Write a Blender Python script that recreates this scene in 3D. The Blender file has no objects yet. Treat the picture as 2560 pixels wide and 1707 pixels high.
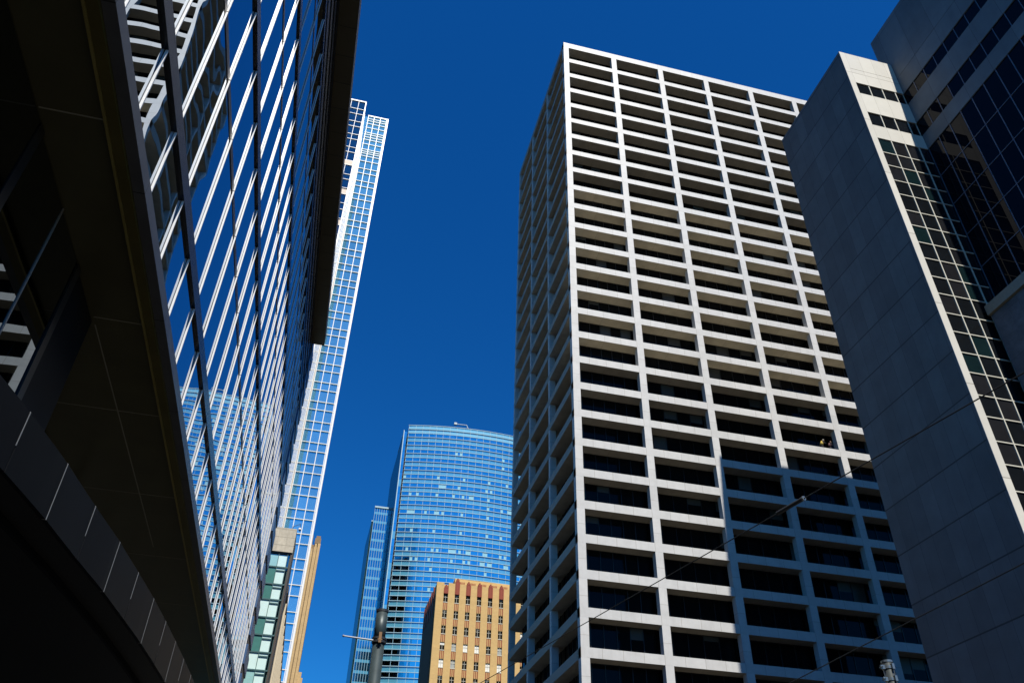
import bpy, math, random
from mathutils import Vector, Matrix
random.seed(7)
scene = bpy.context.scene
C = scene.collection

# ------------------------------------------------------------------ camera
cam_d = bpy.data.cameras.new('camera')
cam = bpy.data.objects.new('camera', cam_d); C.objects.link(cam)
RIGHT = Vector((0.96972376, -0.2431984, 0.02214449))
DOWN = Vector((0.16486014, 0.58505631, -0.79405935))
FWD = Vector((0.18015819, 0.77366896, 0.60743672))
m = Matrix((( RIGHT.x, -DOWN.x, -FWD.x), (RIGHT.y, -DOWN.y, -FWD.y), (RIGHT.z, -DOWN.z, -FWD.z))).to_4x4()
m.translation = (0, 0, 1.6)
cam.matrix_world = m
cam_d.sensor_fit = 'HORIZONTAL'; cam_d.sensor_width = 36; cam_d.lens = 28.545
cam_d.clip_start = 0.05; cam_d.clip_end = 6000
scene.camera = cam

# ------------------------------------------------------------------ sky, sun, exposure
SUNV = Vector((0.0737, -0.685, 1.0)).normalized()      # towards the sun
elev = math.asin(SUNV.z)
azim = math.atan2(SUNV.x, SUNV.y)                      # from +Y, clockwise
w = bpy.data.worlds.new('World'); scene.world = w; w.use_nodes = True
nt = w.node_tree; nt.nodes.clear()
sky = nt.nodes.new('ShaderNodeTexSky'); sky.sky_type = 'NISHITA'; sky.sun_disc = False
sky.sun_elevation = elev; sky.sun_rotation = azim
sky.altitude = 0; sky.air_density = 1.0; sky.dust_density = 0.15; sky.ozone_density = 5.0
hsv = nt.nodes.new('ShaderNodeHueSaturation'); hsv.inputs['Saturation'].default_value = 1.28; hsv.inputs['Hue'].default_value = 0.5
bg = nt.nodes.new('ShaderNodeBackground'); bg.inputs['Strength'].default_value = 0.05
wo = nt.nodes.new('ShaderNodeOutputWorld')
tint = nt.nodes.new('ShaderNodeMix'); tint.data_type = 'RGBA'; tint.blend_type = 'MULTIPLY'; tint.inputs[0].default_value = 1; tint.inputs[7].default_value = (.33, 1.17, 1.66, 1)   # deep polarised blue
nt.links.new(sky.outputs[0], hsv.inputs['Color']); nt.links.new(hsv.outputs[0], tint.inputs[6]); nt.links.new(tint.outputs[2], bg.inputs[0]); nt.links.new(bg.outputs[0], wo.inputs[0])
sd = bpy.data.lights.new('sun', 'SUN'); sd.energy = 5.0; sd.angle = math.radians(0.5); sd.color = (1.0, 0.945, 0.855)
so = bpy.data.objects.new('sun', sd); C.objects.link(so)
so.rotation_euler = SUNV.to_track_quat('Z', 'Y').to_euler(); so.location = (0, -50, 200)
vs = scene.view_settings; vs.view_transform = 'Standard'; vs.look = 'None'; vs.exposure = 0.58; vs.gamma = 1.0
scene.display_settings.display_device = 'sRGB'

# ------------------------------------------------------------------ helpers
class MB:
    def __init__(s): s.v = []; s.f = []; s.m = []
    def face(s, pts, m=0):
        n = len(s.v); s.v += [tuple(p) for p in pts]; s.f.append(tuple(range(n, n+len(pts)))); s.m.append(m)
    def box(s, x0, x1, y0, y1, z0, z1, m=0):
        n = len(s.v)
        s.v += [(x0,y0,z0),(x1,y0,z0),(x1,y1,z0),(x0,y1,z0),(x0,y0,z1),(x1,y0,z1),(x1,y1,z1),(x0,y1,z1)]
        for q in ((0,3,2,1),(4,5,6,7),(0,1,5,4),(1,2,6,5),(2,3,7,6),(3,0,4,7)):
            s.f.append(tuple(n+i for i in q)); s.m.append(m)
    def prism(s, poly, z0, z1, m=0):
        n = len(s.v); k = len(poly)
        s.v += [(x,y,z0) for x,y in poly] + [(x,y,z1) for x,y in poly]
        s.f.append(tuple(n+i for i in reversed(range(k)))); s.m.append(m)
        s.f.append(tuple(n+k+i for i in range(k))); s.m.append(m)
        for i in range(k):
            j = (i+1) % k; s.f.append((n+i, n+j, n+k+j, n+k+i)); s.m.append(m)
    def tube(s, p0, p1, r0, r1=None, n=16, m=0, cap=True):
        r1 = r0 if r1 is None else r1
        p0 = Vector(p0); p1 = Vector(p1); d = (p1-p0).normalized()
        a = d.orthogonal().normalized(); b = d.cross(a); k = len(s.v)
        for p, r in ((p0, r0), (p1, r1)):
            for i in range(n):
                t = 2*math.pi*i/n; s.v.append(tuple(p + (a*math.cos(t)+b*math.sin(t))*r))
        for i in range(n):
            j = (i+1) % n; s.f.append((k+i, k+j, k+n+j, k+n+i)); s.m.append(m)
        if cap:
            s.f.append(tuple(k+i for i in reversed(range(n)))); s.m.append(m)
            s.f.append(tuple(k+n+i for i in range(n))); s.m.append(m)
    def ball(s, c, r, m=0, nu=12, nv=8, sz=1.0):
        k = len(s.v); c = Vector(c)
        for j in range(nv+1):
            th = math.pi*j/nv
            for i in range(nu):
                ph = 2*math.pi*i/nu
                s.v.append((c.x+r*math.sin(th)*math.cos(ph), c.y+r*math.sin(th)*math.sin(ph), c.z+r*sz*math.cos(th)))
        for j in range(nv):
            for i in range(nu):
                i2 = (i+1) % nu
                s.f.append((k+j*nu+i, k+(j+1)*nu+i, k+(j+1)*nu+i2, k+j*nu+i2)); s.m.append(m)
    def build(s, name, mats, parent=None, smooth=False, loc=None, bevel=0):
        me = bpy.data.meshes.new(name)
        off = Vector((0,0,0))
        if parent is not None: off = Vector(parent.get('_base', (0,0,0)))
        elif loc is not None: off = Vector(loc)
        me.from_pydata([tuple(Vector(p)-off) for p in s.v], [], s.f)
        if not isinstance(mats, (list, tuple)): mats = [mats]
        for mm in mats: me.materials.append(mm)
        me.polygons.foreach_set('material_index', s.m)
        if smooth: me.polygons.foreach_set('use_smooth', [True]*len(s.f))
        me.update()
        o = bpy.data.objects.new(name, me); C.objects.link(o)
        if parent is not None: o.parent = parent; o['_base'] = tuple(off)
        else: o.location = off
        if bevel:
            b = o.modifiers.new('bevel', 'BEVEL'); b.width = bevel; b.segments = 1; b.limit_method = 'ANGLE'
        return o

def thing(name, label, cat, loc, rotz=0, group=None):
    o = bpy.data.objects.new(name, None); C.objects.link(o)
    o.location = loc; o.rotation_euler = (0, 0, rotz); o.empty_display_size = 1
    o['label'] = label; o['category'] = cat; o['_base'] = tuple(loc) if rotz == 0 else (0, 0, 0)
    if group: o['group'] = group
    return o
def tag(o, label, cat, group=None):
    o['label'] = label; o['category'] = cat
    if group: o['group'] = group
    return o
def split(b, name, sub, mats, parent, idx):
    """build one mesh as a part, with the faces of material slots idx as its sub-part"""
    p, q = MB(), MB(); p.v = b.v; q.v = b.v
    for f, mi in zip(b.f, b.m):
        t = q if mi in idx else p; t.f.append(f); t.m.append(mi)
    out = []
    for t in (p, q):
        used = sorted({i for f in t.f for i in f}); mp = {j: n for n, j in enumerate(used)}
        u = MB(); u.v = [t.v[j] for j in used]; u.f = [tuple(mp[i] for i in f) for f in t.f]; u.m = t.m; out.append(u)
    o = out[0].build(name, mats, parent)
    if out[1].f: out[1].build(sub, mats, o)
    return o
def structure(o): o['kind'] = 'structure'; return o

# ------------------------------------------------------------------ materials
class NT:
    def __init__(s, name):
        s.mat = bpy.data.materials.new(name); s.mat.use_nodes = True
        s.t = s.mat.node_tree; s.b = s.t.nodes['Principled BSDF']
    def n(s, typ, **kw):
        x = s.t.nodes.new(typ)
        for k, v in kw.items(): setattr(x, k, v)
        return x
    def put(s, sock, v):
        if hasattr(v, 'type') and hasattr(v, 'links'): s.t.links.new(v, sock)
        else: sock.default_value = v
    def math(s, op, a, b=0.0):
        x = s.n('ShaderNodeMath', operation=op); s.put(x.inputs[0], a); s.put(x.inputs[1], b); return x.outputs[0]
    def mix(s, f, a, b):
        x = s.n('ShaderNodeMix', data_type='RGBA'); s.put(x.inputs[0], f)
        s.put(x.inputs[6], a); s.put(x.inputs[7], b); return x.outputs[2]
    def coord(s):
        tc = s.n('ShaderNodeTexCoord'); return tc.outputs['Object']
    def noise(s, co, scale, detail=4, rough=.6):
        x = s.n('ShaderNodeTexNoise'); s.t.links.new(co, x.inputs['Vector'])
        x.inputs['Scale'].default_value = scale; x.inputs['Detail'].default_value = detail; x.inputs['Roughness'].default_value = rough
        return x.outputs['Fac']
    def bump(s, h, strength=.2, dist=.02):
        x = s.n('ShaderNodeBump'); x.inputs['Strength'].default_value = strength; x.inputs['Distance'].default_value = dist
        s.t.links.new(h, x.inputs['Height']); s.t.links.new(x.outputs[0], s.b.inputs['Normal'])

KA = .80      # every painted, stone or brick colour below is scaled by this
def c4(c): return (c[0], c[1], c[2], 1)
def m_panels(name, col, joint=None, px=0, py=0, pz=0, jw=.03, ox=0, oy=0, oz=0, var=.08, rough=.6, metal=0, grain=.08, gscale=3, spec=.4, stain=.0, jz=None):
    if metal < .5: col = [x*KA for x in col]; joint = [x*KA for x in joint] if joint else None
    N = NT(name); co = N.coord()
    sx = N.n('ShaderNodeSeparateXYZ'); N.t.links.new(co, sx.inputs[0])
    mask = None; ids = []
    for ax, p, o in ((0, px, ox), (1, py, oy), (2, pz, oz)):
        if not p: continue
        q = N.math('DIVIDE', N.math('ADD', sx.outputs[ax], 1000*p - o), p)
        ww = (jz if (ax == 2 and jz) else jw)
        l = N.math('LESS_THAN', N.math('FRACT', q), ww/p)
        mask = l if mask is None else N.math('MAXIMUM', mask, l)
        ids.append(N.math('FLOOR', q))
    base = c4(col)
    if ids and var:
        cx = N.n('ShaderNodeCombineXYZ')
        for i, v in enumerate(ids): N.t.links.new(v, cx.inputs[i])
        wn = N.n('ShaderNodeTexWhiteNoise', noise_dimensions='3D'); N.t.links.new(cx.outputs[0], wn.inputs['Vector'])
        base = N.mix(wn.outputs['Value'], c4([x*(1-var) for x in col]), c4([min(1, x*(1+var)) for x in col]))
    if grain:
        g = N.noise(co, gscale, 6)
        dk = N.n('ShaderNodeMapRange'); N.t.links.new(g, dk.inputs[0]); dk.inputs[1].default_value = .3; dk.inputs[2].default_value = .7
        dk.inputs[3].default_value = 1-grain; dk.inputs[4].default_value = 1+grain
        mu = N.n('ShaderNodeMix', data_type='RGBA', blend_type='MULTIPLY'); mu.inputs[0].default_value = 1
        N.put(mu.inputs[6], base); 
        cc = N.n('ShaderNodeCombineColor'); 
        for i in range(3): N.t.links.new(dk.outputs[0], cc.inputs[i])
        N.t.links.new(cc.outputs[0], mu.inputs[7]); base = mu.outputs[2]
    if stain:
        mp = N.n('ShaderNodeMapping'); N.t.links.new(co, mp.inputs[0]); mp.inputs['Scale'].default_value = (1.2, 1.2, .12)
        g2 = N.noise(mp.outputs[0], 1.0, 5)
        r2 = N.n('ShaderNodeMapRange'); N.t.links.new(g2, r2.inputs[0]); r2.inputs[1].default_value = .52; r2.inputs[2].default_value = .75
        r2.inputs[3].default_value = 0; r2.inputs[4].default_value = stain
        base = N.mix(r2.outputs[0], base, c4([x*.45 for x in col]))
    if mask is not None:
        j = c4(joint if joint else [x*.35 for x in col]); base = N.mix(mask, base, j)
    N.put(N.b.inputs['Base Color'], base)
    N.b.inputs['Roughness'].default_value = rough; N.b.inputs['Metallic'].default_value = metal
    N.b.inputs['Specular IOR Level'].default_value = spec
    return N.mat
def m_plain(name, col, rough=.5, metal=0, grain=.06, gscale=4, spec=.5):
    return m_panels(name, col, rough=rough, metal=metal, grain=grain, gscale=gscale, spec=spec)
def m_mirror(name, col, rough=.01, wave=0.0, wscale=.5, dist=.02, dirt=.05):
    N = NT(name); co = N.coord()
    g = N.noise(co, .8, 3)
    N.put(N.b.inputs['Base Color'], N.mix(g, c4([x*(1-dirt) for x in col]), c4([x*(1+dirt) for x in col])))
    N.b.inputs['Metallic'].default_value = 1.0; N.b.inputs['Roughness'].default_value = rough
    if wave: N.bump(N.noise(co, wscale, 1.5, .4), wave, dist)
    return N.mat
def m_glass_dark(name, col=(.008,.01,.012), rough=.03, spec=.5, wave=0):
    N = NT(name); co = N.coord(); g = N.noise(co, .6, 3)
    N.put(N.b.inputs['Base Color'], N.mix(g, c4([x*.6 for x in col]), c4([x*1.5 for x in col])))
    N.b.inputs['Roughness'].default_value = rough; N.b.inputs['Specular IOR Level'].default_value = spec
    if wave: N.bump(N.noise(co, .5, 1.5), wave, .02)
    return N.mat
def m_emit(name, col, strength):
    N = NT(name); N.b.inputs['Base Color'].default_value = (.1,.1,.08,1)
    N.b.inputs['Emission Color'].default_value = c4(col); N.b.inputs['Emission Strength'].default_value = strength
    return N.mat

M = {}
M['white_stone'] = m_panels('white_stone', (.545,.54,.52), (.31,.29,.25), px=2.126, py=2.42, jw=.035, ox=.0, var=.05, rough=.55, grain=.07, gscale=1.2, stain=.2)
M['white_column'] = m_panels('white_column', (.545,.54,.52), (.33,.31,.27), pz=1.911, jw=.035, var=.05, rough=.55, grain=.07, gscale=1.2, stain=.2)
M['soffit_shade_brown'] = m_panels('soffit_shade_brown', (.50,.455,.36), (.30,.27,.21), px=4.25, py=0, jw=.03, var=.06, rough=.85, grain=.12, gscale=.8, stain=.15)  # slab undersides: shade put into the colour, browner and darker than the edges
M['deck_pale'] = m_plain('deck_pale', (.62,.57,.46), .9)
M['deck_grey'] = m_plain('deck_grey', (.11,.10,.085), .9)
M['tower_glass'] = m_glass_dark('tower_glass', (.004,.005,.006), .02, .09, .15)
M['dark_frame'] = m_plain('dark_frame', (.012,.012,.013), .4)
M['dark_core'] = m_plain('dark_core', (.01,.01,.011), .7)
M['office_light'] = m_emit('office_light', (1.0,.78,.25), .12)
M['facade_mirror'] = m_mirror('facade_mirror', (.40,.47,.56), .004, .5, .45, .016)
M['fin_white'] = m_plain('fin_white', (.70,.70,.69), .35, 0, .02)
M['ledge_dark'] = m_plain('ledge_dark', (.022,.024,.03), .25, .4)
M['facade_black'] = m_plain('facade_black', (.012,.012,.013), .35)
M['fascia_grey'] = m_panels('fascia_grey', (.14,.14,.145), (.04,.04,.04), py=2.88, jw=.02, var=.06, rough=.35, metal=.3, grain=.12, gscale=2)
M['bronze'] = m_panels('bronze', (.13,.115,.055), (.02,.018,.012), var=.05, rough=.32, metal=.35, grain=.10, gscale=1.2)
M['bronze_trim'] = m_plain('bronze_trim', (.42,.33,.10), .3, .4, .1, 1.5)
M['bronze_edge'] = m_plain('bronze_edge', (.17,.135,.035), .35, .4, .15, 1.5)
M['joint_light'] = m_plain('joint_light', (.34,.31,.22), .5)
M['roof_soffit'] = m_panels('roof_soffit', (.10,.083,.045), (.012,.01,.008), py=1.44, jw=.025, oy=.55, var=.05, rough=.45, grain=.06)
M['lobby_glass'] = m_mirror('lobby_glass', (.095,.12,.14), .01, .3, .5, .012)
M['canopy_metal'] = m_panels('canopy_metal', (.009,.010,.012), rough=.42, metal=0, spec=.07, grain=.15, gscale=1.0)
M['canopy_under'] = m_plain('canopy_under', (.008,.008,.008), .5)
M['bright_steel'] = m_plain('bright_steel', (.30,.30,.29), .4, .5)
M['blue_metal'] = m_plain('blue_metal', (.07,.13,.24), .35, .3, .05)

# ------------------------------------------------------------------ the setting
g = MB(); g.face([(-3000,-3000,0),(3000,-3000,0),(3000,3000,0),(-3000,3000,0)])
structure(g.build('ground', m_panels('ground_paving', (.016,.015,.012), px=3, py=3, jw=.02, var=.1, rough=.9)))
g = MB(); g.face([(4,-300,.004),(20,-300,.004),(20,900,.004),(4,900,.004)])
structure(g.build('road', m_plain('asphalt', (.03,.03,.03), .9, 0, .2, 8)))
for x0, x1 in ((-2.6, 4.0), (20.0, 24.6)):
    g = MB(); g.box(x0, x1, -40, 48, 0.0, .15)
    g.f.pop(0); g.m.pop(0)
    structure(g.build('pavement', m_panels('pavement_slabs', (.04,.037,.03), px=1.5, py=1.5, jw=.012, var=.08, rough=.9)))

# ------------------------------------------------------------------ white grid office tower (right of centre)
BX, BY = 25.0, 75.0
tw = thing('office_tower', 'white concrete grid office tower with deep recessed dark windows, sunlit on its broad face', 'tower', (BX, BY, 0))
NX, PX, X1 = 7, 8.498, 25.0+7*8.498+.88
Y1 = 104.8
unit = [165.85,160.4,155.0,149.65,144.45,139.35,134.3,129.2,124.1,119.0]
unit += [113.93-5.096*i for i in range(12)] + [52.78-5.107*i for i in range(10)]
tops = [1.6+(u-1.6)*.75 for u in unit]       # soffit level of every slab, from the roof down
TH = .955
for i, z in enumerate(tops):
    b = MB(); b.box(BX, X1, BY, Y1, z, z+(TH if i else 1.33)); b.m[1] = 1; b.m[0] = 2; b.build('floor_slab', [M['white_stone'], M['deck_pale'] if 10 <= i <= 17 else M['deck_grey'], M['soffit_shade_brown']], tw)
RZ = tops[0]+1.33
cx_ = [25.0+PX*i for i in range(NX+1)]
for x in cx_:
    b = MB(); b.box(x, x+.88, BY+.004, BY+.80, 0, RZ-.004); b.build('column', M['white_column'], tw)
for y in (84.87, 94.52, 104.12):
    b = MB(); b.box(BX+.004, BX+.80, y, y+.64, 0, RZ-.004); b.build('column', M['white_column'], tw)
b = MB(); b.box(BX+2.2, X1-2.2, BY+2.2, Y1-2.2, 0, RZ-.3); b.build('inner_core', M['dark_core'], tw)
# windows: one mesh per bay and storey (glass with its thin mullions)
lights = {(11,0):[.3,.62],(11,1):[.25,.65],(13,0):[.7],(13,1):[.1],(15,1):[.25,.62],(15,3):[.12,.7],(14,2):[.4],(16,2):[.4],(17,3):[.75],(12,2):[.5],(16,4):[.3,.55],(15,2):[.3,.8]}
def pane(b, z0, z1, a0, a1, front, nm, lit=()):
    if front:
        y = BY+1.6
        b.box(a0, a1, y, y+.06, z0, z1, 0)
        for k in range(nm+1):
            x = a0+(a1-a0)*k/nm; b.box(x-.035, x+.035, y-.07, y-.002, z0, z1, 1)
        for k in range(nm):
            if blr.random() < .13:
                xa = a0+(a1-a0)*k/nm+.04; xb = a0+(a1-a0)*(k+1)/nm-.04; hh = blr.choice((.55, .8, 1.2, 1.75, 2.3))
                b.box(xa, xb, y-.006, y-.0025, max(z0+.1, z1-hh), z1-.085, 3)
        b.box(a0, a1, y-.05, y-.003, z0, z0+.08, 1); b.box(a0, a1, y-.05, y-.003, z1-.08, z1, 1)
        for t in lit:
            xx = a0+(a1-a0)*t; b.box(xx, xx+.95, y-.012, y-.004, z0+1.05, z0+1.22, 2)
    else:
        x = BX+1.55
        b.box(x, x+.06, a0, a1, z0, z1, 0)
        for k in range(nm+1):
            yy = a0+(a1-a0)*k/nm; b.box(x-.07, x-.002, yy-.035, yy+.035, z0, z1, 1)
blr = random.Random(21)
WM = [M['tower_glass'], M['dark_frame'], M['office_light'], m_plain('window_blind', (.055,.052,.042), .5)]
rest = MB(); cnt = 0
for i in range(len(tops)-1, 0, -1):
    z0, z1 = tops[i]+TH, tops[i-1]
    for k in range(NX):
        a0, a1 = cx_[k], cx_[k+1]
        if k == 0: a0 = BX+1.55
        if k == NX-1: a1 = X1-1.6
        near = (5 <= len(tops)-i) and k < 5 and cnt < 100
        b = MB() if near else rest
        pane(b, z0, z1, a0, a1, True, 5, lights.get((i, k), ()))
        if near: split(b, 'window', 'frame', WM, tw, (1,)); cnt += 1
    ys = [BY+1.6, 84.87, 94.52, Y1-1.6]
    for k in range(3): pane(rest, z0, z1, ys[k], ys[k+1], False, 6)
r = rest.build('window', WM, tw); r['kind'] = 'stuff'
b = MB(); b.box(BX+1.7, X1-1.7, Y1-1.66, Y1-1.6, 0, RZ-.3); b.box(X1-1.7, X1-1.64, BY+1.7, Y1-1.7, 0, RZ-.3); b.build('rear_glazing', m_panels('rear_glass_green', (.03,.085,.08), px=1.7, jw=.12, rough=.2, spec=.3), tw)

# two workers on the ledge of that tower
skin_m = m_plain('skin', (.20,.12,.08), .6)
def person(label, x, y, z, lean, cloth, hat, vest):
    t = thing('person', label, 'person', (x, y, z))
    pts = {'pel':(0,0,.62),'sp':(lean*.10,0,.85),'ch':(lean*.24,-.04,1.08),'ne':(lean*.33,-.07,1.22),'he':(lean*.38,-.10,1.31),'ht':(lean*.41,-.11,1.42),
           'sl':(lean*.24-.02,-.22,1.12),'el':(lean*.36,-.34,.93),'wl':(lean*.58,-.30,.80),'sr':(lean*.24+.02,.20,1.12),'er':(lean*.36,.28,.93),'wr':(lean*.58,.22,.82),
           'hl':(0,-.10,.58),'kl':(.22,-.14,.34),'al':(-.06,-.14,.07),'tl':(.10,-.15,.03),'hr':(0,.10,.58),'kr':(.16,.14,.32),'ar':(-.10,.14,.07),'tr':(.08,.15,.03)}
    rad = {'pel':.14,'sp':.14,'ch':.16,'ne':.06,'he':.085,'ht':.07,'sl':.075,'el':.05,'wl':.038,'sr':.075,'er':.05,'wr':.038,'hl':.10,'kl':.065,'al':.045,'tl':.04,'hr':.10,'kr':.065,'ar':.045,'tr':.04}
    ed = [('pel','sp'),('sp','ch'),('ch','ne'),('ne','he'),('he','ht'),('ch','sl'),('sl','el'),('el','wl'),('ch','sr'),('sr','er'),('er','wr'),('pel','hl'),('hl','kl'),('kl','al'),('al','tl'),('pel','hr'),('hr','kr'),('kr','ar'),('ar','tr')]
    ks = list(pts); me = bpy.data.meshes.new('body')
    me.from_pydata([pts[k] for k in ks], [(ks.index(a), ks.index(c)) for a, c in ed], [])
    o = bpy.data.objects.new('body', me); C.objects.link(o); o.parent = t
    o.modifiers.new('skin', 'SKIN'); me.materials.append(cloth)
    for k, sv in zip(ks, me.skin_vertices[0].data): sv.radius = (rad[k], rad[k]); sv.use_root = (k == 'pel')
    sub = o.modifiers.new('sub', 'SUBSURF'); sub.levels = 1; sub.render_levels = 1
    b = MB(); b.ball((lean*.39, -.10, 1.36), .115, 0, 12, 8, 1.1)
    h = MB(); h.v = b.v[:]; h.f = b.f[:]; h.m = b.m[:]
    h.v = [((p[0]-lean*.39)*1.12+x+lean*.39, (p[1]+.10)*1.12+y-.10, z+max(p[2], 1.38)+.02) for p in b.v]
    h.build('hard_hat', hat, t, True)
    f = MB(); f.ball((lean*.39+x+.02, y-.14, z+1.33), .10, 0, 12, 8, 1.2); f.build('face', skin_m, t, True)
    v = MB(); v.tube((x+lean*.05, y, z+.68), (x+lean*.27, y-.05, z+1.16), .19, .20, 14); v.build('vest', vest, t, True)
    return t
zt = min((abs(q+TH-52.3), q+TH) for q in tops)[1]
dark_cloth = m_plain('dark_cloth', (.04,.035,.05), .9)
person('worker in white hard hat and yellow vest bending on the tower ledge', 57.05, 75.62, zt, 1.0, dark_cloth, m_plain('hat_white', (.75,.75,.68), .4), m_plain('vest_yellow', (.55,.40,.06), .8))
person('worker in dark red clothes beside the yellow vest on the tower ledge', 58.3, 75.75, zt, .5, dark_cloth, m_plain('hat_dark', (.16,.07,.05), .5), m_plain('vest_red', (.10,.04,.04), .8))

# ------------------------------------------------------------------ near left glass building with vertical fins
T = .004
lb = thing('glass_building', 'dark mirror glass building with white vertical fins, nearest on the left', 'building', (-3.3, 0, 0), -math.atan(T))
SOF, TOP, UE = 9.86, 33.2, 46.9
def LB(b, name, mats, **kw): return b.build(name, mats, lb, **kw)
F0, FP = 7.455, 1.4405
fin_u = [F0+FP*k for k in range(-7, 28)]
lev = [11.45+5.67*k for k in range(4)]          # ledge undersides
LH = .34
b = MB(); b.box(-24, -.12, -14, UE, SOF+.02, TOP+.5); LB(b, 'inner_core', M['facade_black'])
# panes
rnd = random.Random(3); rest = MB(); n = 0
zr = [(lev[2]+LH, lev[3]), (lev[1]+LH, lev[2]), (lev[0]+LH, lev[1]), (SOF+.24, lev[0])]
cells = []
for i in range(len(fin_u)-1):
    for (z0, z1) in zr: cells.append((i, z0, z1))
cells.sort(key=lambda c: (fin_u[c[0]] < 5.0, fin_u[c[0]]+(c[1] < 11)*14))
for i, z0, z1 in cells:
    u0, u1 = fin_u[i]+.008, fin_u[i+1]-.008
    near = n < 100
    b = MB() if near else rest
    if z1-z0 > 3: parts = [(z0, z0+2.9), (z0+3.08, z1)]
    else: parts = [(z0, z1)]
    tu = rnd.gauss(0, .0016); tz = rnd.gauss(0, .0012)
    for za, zb in parts:
        um, zm = (u0+u1)/2, (za+zb)/2
        P = [(tu*(u-um)+tz*(z-zm), u, z) for u, z in ((u0,za),(u1,za),(u1,zb),(u0,zb))]
        k = len(b.v); b.v += P + [(p[0]-.03, p[1], p[2]) for p in P]
        for q in ((0,1,2,3),(7,6,5,4),(1,0,4,5),(2,1,5,6),(3,2,6,7),(0,3,7,4)): b.f.append(tuple(k+j for j in q)); b.m.append(0)
    if len(parts) == 2: b.box(-.05, .012, u0, u1, parts[0][1], parts[1][0], 1)
    if near: split(b, 'window', 'transom', [M['facade_mirror'], M['facade_black']], lb, (1,)); n += 1
r = LB(rest, 'window', [M['facade_mirror'], M['facade_black']]); r['kind'] = 'stuff'
for z in lev:
    b = MB(); b.box(-.10, .049, -14, UE, z, z+LH, 0); b.box(-.10, -.004, -14, UE, z-.32, z-.001, 1); LB(b, 'ledge', [M['ledge_dark'], M['facade_black']])
for u in fin_u:
    b = MB()
    for z0, z1 in zr[::-1]:
        cut = [z0, z1] if z1-z0 < 3 else [z0, z0+2.97, z0+2.995, z1]
        for q in range(0, len(cut), 2): b.box(.008, .043, u-.012, u+.012, cut[q], cut[q+1])
        b.box(-.02, .009, u-.007, u+.007, z0, z1, 1)
    LB(b, 'vertical_fin', [M['fin_white'], M['facade_black']])
b = MB()
for k in range(8): b.box(-.10, .03 if k % 2 else -.02, -14, UE, lev[3]+LH+.002+k*.55, lev[3]+LH+.54+k*.55)
LB(b, 'attic_louvre', M['facade_black'])
b = MB(); b.box(-25, .84, -14, 44.0, TOP, TOP+.9); LB(b, 'roof_overhang', M['roof_soffit'])
b = MB()
for k in range(17):
    z = 10.35+1.417*k; b.box(-.10, .11, 44.02, UE, z, z+.95, 0); b.box(-.10, .05, 44.02, UE+.02, z+.951, z+1.416, 1)
LB(b, 'end_louvre', [M['blue_metal'], M['facade_black']])
b = MB(); b.box(-.10, .06, -14, UE, SOF-.01, SOF+.235); LB(b, 'fascia', M['fascia_grey'])
# soffit
b = MB(); b.box(-6.5, -.25, -14, UE-.2, SOF, SOF+.1, 0)
for u in (-1.0, 3.3, 7.47, 11.72, 14.68, 18.3, 22.0, 25.7, 29.4, 33, 37, 41):
    b.box(-1.07, -.25, u, u+.022, SOF-.004, SOF-.001, 1)
    if u > 12: b.box(-2.6, -1.09, u, u+.022, SOF-.004, SOF-.001, 1)
b.box(-1.09, -1.07, 11.95, 21.4, SOF-.004, SOF-.001, 1)
LB(b, 'soffit', [M['bronze'], M['joint_light']])
b = MB(); b.box(-.245, -.105, -14, UE-.1, SOF-.06, SOF+.08, 0); b.box(-.285, -.25, -14, UE-.1, SOF-.075, SOF+.06, 1)
LB(b, 'soffit_trim', [M['bronze_edge'], M['bronze_trim']])
# recessed street level walls
WD = -1.10
for u0, u1 in ((-8,-4),(-4,0),(0,4.6),(4.6,7.72),(7.9,9.22),(9.26,10.4)):
    b = MB(); b.box(WD-.05, WD, u0, u1, 0, SOF-.02); b.v = [(p[0]+.0105*(p[1]-(u0+u1)/2), p[1], p[2]) for p in b.v]; b.build('lobby_window', M['lobby_glass'], lb)
b = MB()
for u in (-4, 0, 4.6): b.box(WD-.06, WD+.05, u-.03, u+.03, 0, SOF-.02)
b.box(WD-.09, WD+.03, 7.72, 7.90, 0, SOF-.02); b.box(WD-.09, WD+.03, 10.4, 10.58, 0, SOF-.02)
b.build('window_frame', M['facade_black'], lb)
b = MB(); b.box(WD-.02, WD+.02, 9.222, 9.258, 0, SOF-.02); b.build('glazing_joint', M['bright_steel'], lb)
b = MB(); b.box(-2.6, WD-.01, 10.6, 11.85, 0, SOF-.02); b.build('dark_pier', M['canopy_metal'], lb)
for k in range(10):
    u0 = 12+k*3.4; b = MB(); b.box(-2.66, -2.6, u0+.05, u0+3.35, 0, SOF-.02); b.build('lobby_window', M['lobby_glass'], lb)
b = MB()
for k in range(11): b.box(-2.7, -2.55, 11.95+k*3.4-.05, 11.95+k*3.4+.05, 0, SOF-.02)
b.build('window_frame', M['facade_black'], lb)
b = MB(); b.box(-24, -6.5, -14, UE-.2, 0, SOF+.01); b.build('lower_wall', M['facade_black'], lb)
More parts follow.
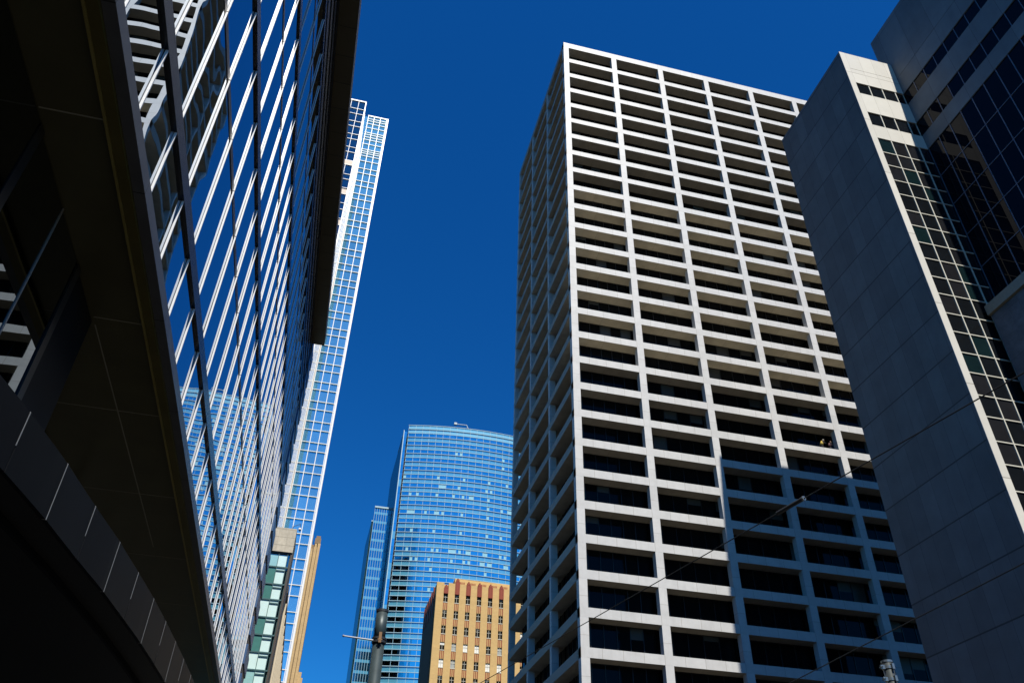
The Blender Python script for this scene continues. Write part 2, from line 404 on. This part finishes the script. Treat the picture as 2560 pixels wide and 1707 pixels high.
# curved entrance canopy
CU = [(2.0,-2.85),(3.2,-2.50),(4.2,-2.28),(5.18,-2.07),(5.89,-1.95),(6.59,-1.86),(7.24,-1.765),(7.99,-1.68),(8.64,-1.61),(9.35,-1.55),(10.06,-1.50),(11.2,-1.43),(12.5,-1.36),(14.0,-1.30),(16.0,-1.24)]
def at(y):
    for (ya, xa), (yb, xb) in zip(CU, CU[1:]):
        if ya <= y <= yb: return xa+(xb-xa)*(y-ya)/(yb-ya)
    return CU[-1][1] if y > 9 else CU[0][1]
def loc(x, y): return (x+3.3-T*y, y)
ys = [2+.25*i for i in range(57)]
def strip(d0, d1, z0, z1, a=2.0, e=16.0, mi=0, bb=None):
    bb = bb or MB()
    yy = [y for y in ys if a < y < e]; yy = [a]+yy+[e]
    poly = [loc(at(y)+d0, y) for y in yy] + [loc(at(y)+d1, y) for y in reversed(yy)]
    bb.prism(poly, z0, z1, mi); return bb
ZC0, ZC1 = 4.0, 4.44
jy = [3.15+.70*i for i in range(18)]
fb = MB()
for a, e in zip(jy, jy[1:]): strip(-.03, 0, ZC0, ZC1, a+.006, e-.006, 0, fb)
fb.build('canopy_fascia', M['canopy_metal'], lb)
for i, y in enumerate(jy[1:-1]): strip(-.028, .001, ZC0+(0 if i % 2 else .19), ZC1+.004, y-.005, y+.005).build('canopy_joint', M['bright_steel'], lb)
cb = MB(); yy = ys
poly = [loc(at(y)-.05, y) for y in yy] + [loc(-4.3, 16.0), loc(-4.3, 2.0)]
cb.prism(poly, ZC0+.05, ZC1-.02, 0); strip(-.22, -.035, ZC0, ZC0+.049, 2.1, 15.9, 0, cb); strip(-.36, -.33, ZC0-.01, ZC0+.049, 2.1, 15.9, 1, cb)
cb.build('canopy_underside', [M['canopy_under'], M['canopy_metal']], lb)

# ------------------------------------------------------------------ stone building on the right with its lower block and taller wing
M['shade_toned_stone'] = m_panels('shade_toned_stone', (.112,.118,.120), (.024,.026,.028), py=1.54, pz=3.983, oy=.3, oz=.43, jw=.022, jz=.11, var=.15, rough=.6, grain=.16, gscale=.4, stain=.22)  # same cladding as the pale front, its shade put into the colour
M['pale_stone'] = m_panels('pale_stone', (.64,.615,.54), (.38,.36,.31), px=1.56, pz=7.97, ox=.66, oz=5.3, jw=.03, jz=.09, var=.05, rough=.5, grain=.04, gscale=1)
M['block_glass'] = m_glass_dark('block_glass', (.006,.007,.008), .02, .3, .1)
M['block_glass_b'] = m_glass_dark('block_glass_green', (.005,.013,.014), .03, .3, .1)
M['block_glass_c'] = m_glass_dark('block_glass_grey', (.012,.012,.013), .05, .3, .1)
M['wing_glass'] = m_glass_dark('wing_glass', (.003,.0035,.006), .01, .09, .03)
M['mullion_pale'] = m_plain('mullion_pale', (.62,.60,.50), .45)
M['mullion_grey'] = m_plain('mullion_grey', (.085,.105,.15), .45)
M['podium_stone'] = m_panels('podium_stone', (.10,.11,.125), (.05,.05,.05), py=3.1, pz=4.0, jw=.02, var=.1, rough=.7, grain=.35, gscale=1.1)
M['cornice'] = m_plain('cornice_stone', (.24,.225,.175), .7, 0, .1)
XB, YF, YR, XW = 44.94, 41.05, 53.36, 51.26
rb = thing('stone_building', 'stone building at right, shaded side and narrow sunlit front beside a taller dark wing', 'building', (XB, YF, 0))
ZR = 80.6
b = MB(); b.box(XB, XB+.55, YF+.02, YR, 0, ZR, 0); b.build('side_wall', M['shade_toned_stone'], rb)
b = MB(); b.box(XB-.004, XB+.66, YF-.03, YF+.016, 0, ZR+.004, 0); b.build('corner_pier', M['pale_stone'], rb)
bands = [(77.82, ZR+.002), (75.33, 77.77), (70.42, 73.50), (66.36, 68.36)]
for z0, z1 in bands:
    b = MB(); b.box(XB+.662, XW-.002, YF-.026, YF+.3, z0, z1); b.build('stone_band', M['pale_stone'], rb)
b = MB(); b.box(XB+.55, XW+20, YF+.32, YR-.05, 0, ZR-.1); b.build('inner_core', M['dark_core'], rb)
b = MB(); b.box(XB+.02, XW, YF+.3, YR-.02, ZR-.25, ZR-.02); b.build('roof', M['shade_toned_stone'], rb)
cols = [45.6, 47.13, 48.69, 50.25, XW-.02]
for z0, z1 in ((73.50, 75.33), (68.36, 70.42)):
    for a, e in zip(cols, cols[1:]):
        b = MB(); b.box(a+.002, e-.002, YF+.10, YF+.16, z0, z1, 0); b.box(e-.05, e+.05 if e < 51 else e, YF+.02, YF+.09, z0, z1, 1)
        split(b, 'window', 'frame', [M['block_glass'], M['mullion_pale']], rb, (1,))
rows = [66.36, 64.25]
z = 62.34
while z > 1: rows += [z, z-2.09]; z -= 3.995
rows = [q for q in rows if q > .5]
rb_r = random.Random(5); k = 0
for zb, zt_ in zip(rows[1:], rows):
    for i, (a, e) in enumerate(zip(cols, cols[1:])):
        if i == 3 and zb < 45: continue
        if zb < 22: continue
        gm = rb_r.choices([M['block_glass'], M['block_glass_b'], M['block_glass_c']], [.5, .2, .3])[0]
        b = MB(); b.box(a+.002, e-.002, YF+.07, YF+.13, zb, zt_, 0); b.build('curtain_pane', gm, rb)
for q in rows[1:]:
    b = MB(); b.box(45.602, XW-.02, YF-.01, YF+.066, q-.045, q+.045); b.build('transom', M['mullion_pale'], rb)
for x in cols[1:4]:
    b = MB(); b.box(x-.05, x+.05, YF-.016, YF+.062, 0, 66.355); b.build('mullion', M['mullion_pale'], rb)
# the taller wing
YN, YE, ZW = 24.2, 42.3, 86.55
wb = [(77.98, ZW), (75.38, 77.94), (70.52, 73.60), (66.40, 68.42)]
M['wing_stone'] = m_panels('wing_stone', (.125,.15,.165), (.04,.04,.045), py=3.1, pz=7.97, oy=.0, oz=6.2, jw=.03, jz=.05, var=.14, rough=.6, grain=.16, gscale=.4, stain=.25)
for z0, z1 in wb:
    b = MB(); b.box(XW, XW+.35, YN, YE, z0, z1); b.build('wing_band', M['wing_stone'], rb)
b = MB(); b.box(XW+.34, XW+26, YN+.02, YE-.02, 0, ZW-.05); b.build('wing_core', M['dark_core'], rb)
b = MB(); b.box(XW+.01, XW+26, YE-.3, YE+.004, ZR-1, ZW-.004); b.build('wing_end_wall', M['wing_stone'], rb)
b = MB(); b.box(XW+.01, XW+26, YN+.004, YN+.3, 0, ZW-.004); b.build('wing_front_wall', M['wing_stone'], rb)
wy = [41.0-1.556*k for k in range(11)]
for z0, z1 in ((73.60, 75.38), (68.42, 70.52)):
    for a, e in zip(wy[1:], wy):
        b = MB(); b.box(XW+.10, XW+.16, a+.002, e-.002, z0, z1, 0); b.box(XW+.05, XW+.09, a-.04, a+.04, z0, z1, 1)
        split(b, 'window', 'frame', [M['wing_glass'], M['mullion_grey']], rb, (1,))
wrows = [66.4-1.97*k for k in range(11)]
for zb, zt_ in zip(wrows[1:], wrows):
    b = MB()
    for a, e in zip(wy[1:], wy): b.box(XW+.10, XW+.16, a+.002, e-.002, zb+.002, zt_-.002)
    b.build('wing_glazing', M['wing_glass'], rb)
for i, q in enumerate(wrows):
    if i % 2 == 0 and i:
        b = MB(); b.box(XW+.05, XW+.096, YN+.3, 41.0, q-.04, q+.04); b.build('wing_transom', M['mullion_grey'], rb)
for y in wy:
    b = MB(); b.box(XW+.04, XW+.094, y-.045, y+.045, 44, 66.395); b.build('wing_mullion', M['mullion_grey'], rb)
b = MB(); b.box(49.75, XW+3, YN, YF-.35, 0, 44.6); b.build('podium_wall', M['podium_stone'], rb)
b = MB(); b.box(49.5, XW+3, YN-.1, YF-.25, 44.62, 45.55); b.build('podium_cornice', M['cornice'], rb)

# ------------------------------------------------------------------ tall glass tower with white grid, left of the gap
M['grid_white'] = m_plain('grid_white', (.84,.84,.84), .4, 0, .03)
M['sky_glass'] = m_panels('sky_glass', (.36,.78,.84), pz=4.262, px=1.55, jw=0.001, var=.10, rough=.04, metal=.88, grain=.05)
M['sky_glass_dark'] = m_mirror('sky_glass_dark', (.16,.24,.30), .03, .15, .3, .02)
M['beige_panel'] = m_plain('beige_panel', (.62,.50,.38), .6)
XT, YA, YB, XR = -7.4, 113.8, 130.0, -2.42
gt = thing('glass_tower', 'tall slim tower of white metal grid over blue glass, rising behind the near left building', 'tower', (XT, YA, 0))
ZA, ZB = 149.0, 165.15
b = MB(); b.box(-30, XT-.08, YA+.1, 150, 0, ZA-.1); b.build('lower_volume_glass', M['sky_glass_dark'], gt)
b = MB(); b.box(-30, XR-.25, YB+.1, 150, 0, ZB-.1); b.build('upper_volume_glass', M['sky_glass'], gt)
b = MB(); b.box(XT-.075, XT-.02, YA+.12, YB, 0, ZA-.12); b.build('side_glass', m_mirror('side_glass_blue', (.22,.34,.40), .015), gt)
pr = [164.2,163.4,162.34,160.84,159.04,158.27,157.37,156.43,154.86,152.91,152.19,151.49,150.59,148.81,146.26,144.63,142.0,140.3,137.75,136.0,133.5,131.75,129.3,127.5,125.0]
z = 123.21
while z > 25: pr += [z, z-2.52]; z -= 4.262
for z in pr:
    b = MB(); b.box(XT-.1, XR-.02, YB-.10, YB+.08, z-.055, z+.055); b.build('grid_rail', M['grid_white'], gt)
for x in (XT+.12, -5.87, -4.36, -2.86):
    b = MB(); b.box(x-.06, x+.06, YB-.104, YB+.06, 0, ZB+.3); b.build('grid_mullion', M['grid_white'], gt)
b = MB(); b.box(-2.74, XR, YB-.12, YB+.6, 0, ZB+.35); b.build('corner_column', M['grid_white'], gt)
b = MB(); b.box(XT, XR-.01, YB-.11, YB+.5, ZB, ZB+.32); b.build('roof_rail', M['grid_white'], gt)
lr = [ZA-.1-(151.67-q)*.981 for q in (149.15,147.42,144.87,143.19,140.62,138.99,136.4,134.82,132.21,130.85,128.02)]
z = lr[-2]-4.235
while z > 30: lr += [z, z-2.5]; z -= 4.235
for z in lr:
    b = MB(); b.box(-30, XT-.004, YA-.06, YA+.08, z-.045, z+.045); b.box(XT-.07, XT-.014, YA+.081, YB-.12, z-.045, z+.045); b.build('grid_rail', M['grid_white'], gt)
for x in [XT-.01-1.56*k for k in range(1, 9)]:
    b = MB(); b.box(x-.035, x+.035, YA-.05, YA+.06, 0, ZA); b.build('grid_mullion', M['grid_white'], gt)
for y in [YA+1.6*k for k in range(1, 10)]:
    b = MB(); b.box(XT-.06, XT+(.006 if k % 3 == 0 else -.016), y-.05, y+.05, 0, ZA-.2); b.build('grid_mullion', M['grid_white'], gt)
b = MB(); b.box(XT-.16, XT+.03, YA-.10, YA+.10, 0, ZA+.1); b.build('corner_column', M['grid_white'], gt)
b = MB(); b.box(-30, XT-.01, YA-.09, YA+.4, ZA, ZA+.3); b.build('roof_rail', M['grid_white'], gt)
z = ZA-.1-(151.67-131.55)*.981
while z > 40:
    b = MB(); b.box(-30, XT-.165, YA-.055, YA+.06, z-.62, z+.62); b.build('beige_panel', M['beige_panel'], gt); z -= 8.47
b = MB(); b.box(XT-.02, XT+.04, YB-.5, YB-.2, 0, ZA-1); b.build('beige_pier', M['beige_panel'], gt)

# ------------------------------------------------------------------ curved glass tower in the distance
M['cv_vision'] = m_mirror('cv_vision', (.46,.92,.92), .05, 0)
M['cv_vision2'] = m_mirror('cv_vision_light', (.58,1.0,.98), .08, 0)
M['cv_spandrel'] = m_panels('cv_spandrel', (.15,.50,.66), rough=.12, metal=.55, grain=.04)
M['cv_blind'] = m_panels('cv_blind', (.34,.66,.74), rough=.2, metal=.2, grain=.05)
M['cv_teal'] = m_panels('cv_teal', (.28,.64,.72), rough=.15, metal=.5, grain=.04)
M['cv_rail'] = m_plain('cv_rail', (.36,.53,.60), .4)
M['cv_side'] = m_panels('cv_side', (.010,.050,.048), pz=3.266, jw=.2, rough=.25, grain=.05)
ct = thing('curved_tower', 'blue glass skyscraper with a bowed front, tallest building at the end of the street', 'tower', (21.75, 250, 0))
ZCV = 154.05
def fy(x): return 248.6+3.8*((x-48)/27.0)**2
XS = [21.78+.806*i for i in range(67)]
b = MB(); b.prism([(x, fy(x)+.06) for x in XS] + [(XS[-1], 290), (22.2, 290)], 0, ZCV-1.7); b.build('inner_core', M['dark_core'], ct)
cr = random.Random(11)
nl = 72
for k in range(0, nl):
    z1 = ZCV-1.633*k; z0 = z1-1.633; b = MB()
    vision = (k % 2 == 0)
    blind_row = vision and 6 <= k < 32 and cr.random() < .8
    for i in range(66):
        x0, x1 = XS[i], XS[i+1]
        if k < 2: mi = 4
        elif not vision: mi = 2
        else:
            if i % 3 == 0: grp = cr.random()
            r_ = cr.random()
            mi = 0
            if blind_row and grp < .30: mi = 3 if r_ < .35 else 1
            elif r_ < (.34 if k < 36 else .12): mi = 1
            if k >= 10 and k % 4 == 0 and i in (14, 25, 36) : mi = 3
        b.face([(x0, fy(x0), z0), (x1, fy(x1), z0), (x1, fy(x1), z1), (x0, fy(x0), z1)], mi)
    b.build('window_band' if vision else 'spandrel_band', [M['cv_vision'], M['cv_vision2'], M['cv_spandrel'], M['cv_blind'], M['cv_teal']], ct)
for k in range(nl+1):
    z = ZCV-1.633*k; b = MB(); d = .26 if k % 2 else .18; h = .085
    P = XS[::3]
    poly = [(x-(.25 if x < 22 else 0), fy(x)-d) for x in P] + [(x, fy(x)-.01) for x in reversed(P)]
    b.prism(poly, z-h, z+h); b.build('floor_rail', M['cv_rail'], ct)
for x in XS[::3]:
    b = MB(); b.box(x-.045, x+.045, fy(x)-.10, fy(x)-.005, 36, ZCV); b.build('mullion', M['cv_rail'], ct)
b = MB(); b.box(21.25, 21.76, 253.4, 256, 0, 146.0); b.build('dark_slot', M['dark_core'], ct)
for k in range(42):
    z1 = 151.6-3.266*k*.83; b = MB(); b.box(20.35, 21.25, 252.7, 256, z1-2.68, z1-.02); b.build('side_panel', M[cr.choices(['cv_vision2','cv_vision','cv_blind','cv_spandrel'], [.5,.3,.1,.1])[0]], ct)
b = MB(); b.box(20.10, 20.34, 252.5, 256, 0, 151.9); b.box(20.06, 20.16, 252.4, 252.6, 0, 152.1); b.build('edge_trim', M['cv_rail'], ct)
b = MB(); b.box(20.12, 22.2, 256.01, 290, 0, 151.6); b.build('side_wall', M['cv_side'], ct)
b = MB(); b.box(20.05, 20.13, 256, 268.5, 151.4, 151.75); b.build('roof_trim', M['cv_rail'], ct)
# roof davit standing on it
dv = MB(); yv = 249.6
dv.tube((42.9, yv, 151.7), (42.8, yv, 154.4), .22); dv.tube((42.8, yv, 154.4), (42.1, yv, 156.0), .17); dv.tube((42.1, yv, 156.0), (37.9, yv, 155.85), .15)
dv.box(37.5, 38.5, yv-.4, yv+.4, 155.5, 156.3)
tag(dv.build('roof_davit', m_plain('davit_metal', (.42,.5,.52), .5), None, loc=(42.8, yv, 151.7)), 'small pale maintenance davit arm on the roof of the bowed blue tower', 'roof crane')

# slim striped glass tower beside it
M['slim_rib'] = m_plain('slim_rib', (.30,.47,.55), .4)
M['slim_glass'] = m_mirror('slim_glass', (.26,.62,.66), .06, .1, .2, .02)
st = thing('slim_glass_tower', 'slim blue glass tower with white vertical ribs, left of the bowed skyscraper', 'tower', (14.2, 264, 0))
b = MB(); b.box(14.35, 20.04, 264.1, 290, 0, 126.2); b.build('glazing', M['slim_glass'], st)
b = MB(); b.box(13.75, 14.34, 265.5, 288, 0, 122.0); b.box(13.72, 14.3, 265.3, 265.49, 121.7, 122.2, 1); b.build('rear_return', [M['cv_side'], M['cv_rail']], st)
for k in range(8):
    x = 14.28+.80*k; b = MB(); b.box(x-.055, x+.055, 263.8, 264.09, 0, 126.3); b.build('rib', M['slim_rib'], st)
for k in range(24):
    z = 124-3.3*k; b = MB(); b.box(14.36, 20.03, 264.03, 264.098, z, z+.9); b.build('spandrel_band', M['cv_spandrel'], st)
b = MB(); b.box(14.15, 20.03, 263.6, 264.3, 126.31, 126.9); b.build('roof_rail', M['cv_rail'], st)

# ------------------------------------------------------------------ buff art deco tower
M['buff'] = m_panels('buff_brick', (.60,.40,.16), (.52,.345,.145), pz=.9, jw=.02, var=.04, rough=.8, grain=.07, gscale=2, stain=.15)
M['terracotta'] = m_panels('terracotta', (.27,.045,.018), rough=.65, grain=.15, gscale=5)
M['deco_brown'] = m_panels('deco_brown', (.36,.13,.04), (.52,.34,.15), px=.36, jw=.12, ox=0, var=0, rough=.7, grain=.1)
M['deco_glass'] = m_glass_dark('deco_glass', (.015,.014,.012), .08, .5)
M['blind_white'] = m_plain('blind_white', (.80,.80,.76), .6)
M['blind_grey'] = m_plain('blind_grey', (.34,.36,.35), .6)
dt = thing('art_deco_tower', 'buff brick art deco office tower with red terracotta finials above its window columns', 'tower', (25.06, 174, 0))
ZP = 68.2
cxs = [27.2+2.5*k for k in range(13)]; WW = .5
piers = [(25.06, cxs[0]-WW)] + [(cxs[k]+WW, cxs[k+1]-WW) for k in range(12)] + [(cxs[12]+WW, 60)]
for a, e in piers:
    b = MB(); b.box(a, e, 174, 174.6, 0, ZP); b.build('pier', M['buff'], dt)
b = MB(); b.box(25.08, 60, 174.45, 191, 0, ZP-.3); b.build('wall_body', M['buff'], dt)
wz = [(65.72, 63.95), (62.17, 60.51), (58.85, 57.13), (55.35, 53.75), (51.9, 50.2)] + [(48.5-3.4*k, 46.8-3.4*k) for k in range(5)]
state = {(3,0):'h',(3,1):'g',(3,2):'w',(3,3):'w',(3,5):'g',(4,0):'w',(4,1):'g',(4,4):'w',(4,5):'w',(5,6):'w',(2,7):'w'}
for k, x in enumerate(cxs):
    zf = 67.75 if k == 0 else (69.4 if k == 1 else 68.9)
    b = MB(); b.prism([(x-WW-.02, 173.86), (x+WW+.02, 173.86), (x+WW+.02, 174.44), (x-WW-.02, 174.44)], 65.76, zf-.75)
    b.prism([(x-.34, 173.83), (x+.34, 173.83), (x+.34, 174.43), (x-.34, 174.43)], zf-.749, zf-.3); b.prism([(x-.15, 173.85), (x+.15, 173.85), (x+.15, 174.42), (x-.15, 174.42)], zf-.299, zf)
    for q in (-.25, .25): b.box(x+q-.05, x+q+.05, 173.78, 173.858, 65.8, zf-.8)
    b.build('finial', M['terracotta'], dt)
    for i, (z1, z0) in enumerate(wz):
        s_ = state.get((i, k), 'd')
        b = MB(); b.box(x-WW+.002, x+WW-.002, 174.30, 174.36, z0, z1, 0 if s_ in 'dh' else (2 if s_ == 'w' else 3))
        if s_ == 'h': b.box(x-WW+.01, x+WW-.01, 174.25, 174.295, z1-.5, z1-.08, 2)
        if s_ == 'd' and (i+k) % 4 == 1: b.box(x-WW+.01, x+WW-.01, 174.26, 174.295, z1-.22, z1-.06, 2)
        b.box(x-.03, x+.03, 174.2, 174.249, z0, z1, 4); b.box(x-WW+.01, x+WW-.01, 174.19, 174.198, (z0+z1)/2+.18, (z0+z1)/2+.25, 4)
        b.box(x-WW, x+WW, 174.05, 174.24, z0-.12, z0+.02, 4)
        split(b, 'window', 'frame', [M['deco_glass'], M['buff'], M['blind_white'], M['blind_grey'], M['mullion_pale']], dt, (4,))
        if i+1 < len(wz):
            zz = wz[i+1][0]; b = MB()
            b.box(x-WW+.002, x+WW-.002, 174.12, 174.44, zz, z0-.13, 0)
            for q in (-.36, .0, .36): b.box(x+q-.09, x+q+.09, 174.07, 174.118, zz+.1, z0-.2, 1)
            b.build('spandrel_panel', [M['buff'], M['deco_brown'] if 0 else M['terracotta']], dt)
b = MB(); b.box(29.7, 58, 178, 190, ZP-.29, 70.9); b.build('penthouse', M['buff'], dt)
b = MB()
for k in range(12):
    for q in range(4): b.box(30.9+2.5*k+q*.3, 31.05+2.5*k+q*.3, 177.9, 177.998, 69.2, 70.2)
b.build('penthouse_ornament', M['terracotta'], dt)
M['deco_side_shaded'] = m_panels('buff_brick_shaded', (.12,.085,.05), rough=.85, grain=.12, stain=.2)  # same buff brick as the front, colour darkened for the shaded side
b = MB(); b.box(24.96, 25.07, 175.2, 191, 0, 65.5, 0); b.build('side_wall', M['deco_side_shaded'], dt)
for k in range(5):
    y = 176.6+3.1*k; b = MB(); b.box(24.85, 25.06, y, y+1.1, 62, 67.2-.12*k); b.box(24.86, 25.05, y+.3, y+.8, 67.2-.12*k, 68.0-.2*k); b.build('side_finial', M['terracotta'], dt)

# ------------------------------------------------------------------ low building with stone parapet and green glass
M['parapet_stone'] = m_panels('parapet_stone', (.50,.445,.34), (.33,.29,.22), px=.68, pz=.69, jz=.05, jw=.012, oz=.1, var=.06, rough=.8, grain=.15, gscale=5)
M['green_glass'] = m_mirror('green_glass', (.20,.36,.36), .05, .1, .5, .01)
M['green_lit'] = m_panels('green_blind', (.74,.96,.90), rough=.15, metal=.15, grain=.04)
M['green_pale'] = m_panels('green_pale', (.42,.74,.70), rough=.15, metal=.3, grain=.05)
M['green_dark'] = m_panels('green_dark', (.09,.26,.23), rough=.1, metal=.2, grain=.08)
M['green_frame'] = m_plain('green_frame', (.05,.12,.12), .4)
M['cream_fin'] = m_plain('cream_fin', (.60,.50,.34), .6)
M['dark_brown'] = m_plain('dark_brown', (.05,.035,.022), .5)
pb = thing('parapet_building', 'low building with beige stone parapet above green glass, past the near left building', 'building', (-2.6, 66, 0))
b = MB(); b.box(-14, -2.6, 65.9, 70, 27.86, 29.92); b.build('parapet', M['parapet_stone'], pb)
b = MB(); b.box(-14, -2.58, 66.0, 70.0, 27.72, 27.858); b.box(-2.72, -2.57, 65.98, 69.9, 0, 27.71); b.build('dark_frame', M['dark_brown'], pb)
xs = [-14, -12, -10, -8, -6.2, -4.35, -3.62, -2.92, -2.74]
hz = [27.7, 26.61, 25.2, 23.95, 22.55, 21.2, 19.9, 18.6, 17.3, 16, 14.7, 13.4]
for r_, (zt2, zb2) in enumerate(zip(hz, hz[1:])):
    for ci, (a, e) in enumerate(zip(xs, xs[1:])):
        if ci == 7: mm = 'green_glass'
        elif ci == 6: mm = 'green_lit'
        elif r_ == 0: mm = 'green_pale'
        elif r_ in (1, 2, 4, 5): mm = 'green_dark'
        elif r_ == 3: mm = 'green_lit'
        else: mm = 'green_lit' if (r_+ci) % 2 else 'green_pale'
        b = MB(); b.box(a, e-.03, 66.1, 66.16, zb2+.04, zt2-.04); b.build('window', M[mm], pb)
b = MB(); b.box(-14, -2.73, 66.17, 69.9, 0, 27.7); b.build('inner_core', M['green_frame'], pb)
for z in hz[1:]:
    b = MB(); b.box(-14, -2.74, 66.02, 66.165, z-.05, z+.05); b.box(-3.62, -2.92, 66.03, 66.165, z-.33, z-.24); b.build('transom', M['green_frame'], pb)
for x in (-4.35, -3.62, -2.92):
    b = MB(); b.box(x-.03, x+.01, 66.0, 66.165, 0, 27.7); b.build('mullion', M['green_frame'], pb)
# neighbour with cream fins, continuing the street wall
nb = thing('finned_building', 'low dark glass building with cream vertical fins, behind the stone parapet building', 'building', (-2.7, 70, 0))
b = MB(); b.box(-16, -2.75, 70.05, 112, 0, 26); b.build('glazing', M['sky_glass_dark'], nb)
for k in range(14):
    y = 71+3*k; b = MB(); b.box(-2.74, -2.45, y, y+.5, 0, 25.4); b.build('fin', M['cream_fin'], nb)
b = MB(); b.box(-16, -2.5, 70.06, 112, 26, 26.6); b.build('roof_edge', M['dark_brown'], nb)
# small camera on a gooseneck
cb = MB(); cb.tube((-3.0, 66.4, 29.92), (-2.98, 66.4, 30.33), .03); cb.tube((-2.98, 66.4, 30.33), (-2.42, 66.4, 30.62), .025); cb.tube((-2.42, 66.4, 30.62), (-2.40, 66.4, 30.3), .025)
cb.ball((-2.40, 66.4, 30.16), .13, 1); cb.tube((-2.40, 66.4, 30.12), (-2.40, 66.4, 30.0), .11, .07, m=0)
tag(cb.build('security_camera', [m_plain('camera_dark', (.05,.06,.08), .4), m_plain('camera_white', (.8,.8,.8), .3)], None, loc=(-3.0, 66.4, 29.92)), 'white dome security camera hanging from a thin bracket above the beige parapet', 'camera')

# ------------------------------------------------------------------ tan tower edge behind the white grid
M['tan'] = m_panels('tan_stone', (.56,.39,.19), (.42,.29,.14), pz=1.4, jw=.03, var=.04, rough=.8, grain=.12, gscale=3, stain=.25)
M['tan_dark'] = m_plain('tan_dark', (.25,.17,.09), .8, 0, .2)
tb = thing('tan_stone_tower', 'narrow strip of tan stone tower with grooved piers beside the white grid edge', 'tower', (-1.3, 173, 0))
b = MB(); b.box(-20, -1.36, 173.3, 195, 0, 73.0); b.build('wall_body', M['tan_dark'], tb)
for a, e, zt2 in ((-3.6, -2.75, 72.0), (-2.55, -1.95, 73.2), (-1.85, -1.30, 74.1)):
    b = MB(); b.box(a, e, 172.8, 173.29, 0, zt2-.9); b.box(a+.06, e-.06, 172.9, 173.28, zt2-.899, zt2); b.build('pier', M['tan'], tb)
b = MB(); b.box(-2.6, -1.35, 172.86, 174.5, 73.2, 74.4); b.box(-2.4, -1.5, 173, 174.4, 74.4, 75.0); b.build('cap', M['tan_dark'], tb)
b = MB(); b.box(-1.29, -.62, 173.5, 180, 0, 46.6); b.box(-.61, -.28, 173.8, 180, 0, 45.6); b.build('side_buttress', M['tan'], tb)

# ------------------------------------------------------------------ poles and wires
M['pole'] = m_panels('pole_paint', (.04,.058,.062), rough=.45, metal=.2, grain=.2, gscale=6, stain=.3)
M['pole_dark'] = m_plain('pole_dark', (.02,.022,.024), .5)
M['wire'] = m_plain('wire_black', (.012,.012,.012), .6)
M['steel'] = m_plain('galvanised', (.22,.24,.23), .3, .7, .15, 12)
px, py = 1.435, 18.0
po = thing('tram_pole', 'dark green steel pole with a clamped rod, in front of the distant blue towers', 'pole', (px, py, 0))
b = MB(); b.tube((px, py, 0), (px, py, 7.0), .14, .126, 24); b.tube((px, py, 7.001), (px, py, 7.66), .125, .122, 24); b.build('shaft', M['pole'], po, True)
b = MB(); b.tube((px, py, 7.66), (px, py, 7.71), .132, .132, 24); b.build('cap', M['pole_dark'], po)
for z in (6.99, 7.06):
    b = MB(); b.tube((px, py, z), (px, py, z+.045), .155, .155, 24); b.build('clamp_ring', M['pole_dark'], po)
b = MB(); b.tube((px-.12, py-.06, 7.03), (.67, py, 7.08), .02, .018, 10); b.ball((.67, py, 7.08), .026); b.build('bracket_rod', m_plain('rod_metal', (.25,.27,.30), .4, .5), po)
b = MB(); b.box(px-.03, px+.03, py-.20, py-.15, 6.96, 7.18); b.tube((px-.05, py-.19, 7.02), (px+.05, py-.19, 7.02), .015, n=8); b.build('clamp_bolt', m_plain('rust', (.22,.12,.05), .8), po)
qx, qy = 10.87, 14.0
p2 = thing('signal_pole', 'grey galvanised pole top with two bolted bands at the lower right', 'pole', (qx, qy, 0))
b = MB(); b.tube((qx, qy, 0), (qx, qy, 6.36), .105, .1, 24); b.build('shaft', m_plain('pole_grey', (.065,.075,.075), .35, .5, .15, 8), p2, True)
b = MB(); b.tube((qx, qy, 6.36), (qx, qy, 6.40), .108, .108, 24); b.build('cap', M['steel'], p2)
for z in (6.24, 6.02):
    b = MB(); b.tube((qx, qy, z), (qx, qy, z+.05), .112, .112, 24); b.box(qx-.19, qx-.10, qy-.05, qy-.01, z-.01, z+.06); b.tube((qx-.17, qy-.09, z+.025), (qx-.17, qy+.02, z+.025), .014, n=8)
    b.box(qx-.01, qx+.04, qy-.15, qy-.10, z-.02, z+.08); b.build('clamp_band', M['steel'], p2)
def wire(label, pts, r, ins=None):
    t = thing('overhead_wire', label, 'wire', pts[0])
    b = MB()
    for a, e in zip(pts, pts[1:]): b.tube(a, e, r, n=8)
    b.build('cable', M['wire'], t)
    if ins:
        b = MB(); b.tube(ins[0], ins[1], .03, n=10); b.tube(ins[0], Vector(ins[0])+(Vector(ins[0])-Vector(ins[1])).normalized()*.03, .036, n=10, m=1)
        b.build('insulator', [M['pole_dark'], M['steel']], t)
    return t
A0 = Vector((7.29, 5.89, 7.0)); dw = Vector((-.2148, 1, 0))
wire('thin black wire with a long insulator crossing in front of the white grid tower', [tuple(A0-dw*14), tuple(A0), tuple(A0+dw*40)], .0085, (tuple(A0+dw*3.47), tuple(A0+dw*4.0)))
wire('lower black wire across the shaded stone side wall at the right', [(9.1, -12, 6.0), (9.085, 20, 6.0), (9.07, 60, 6.0)], .0095)
for o in list(C.objects):
    if '_base' in o: del o['_base']
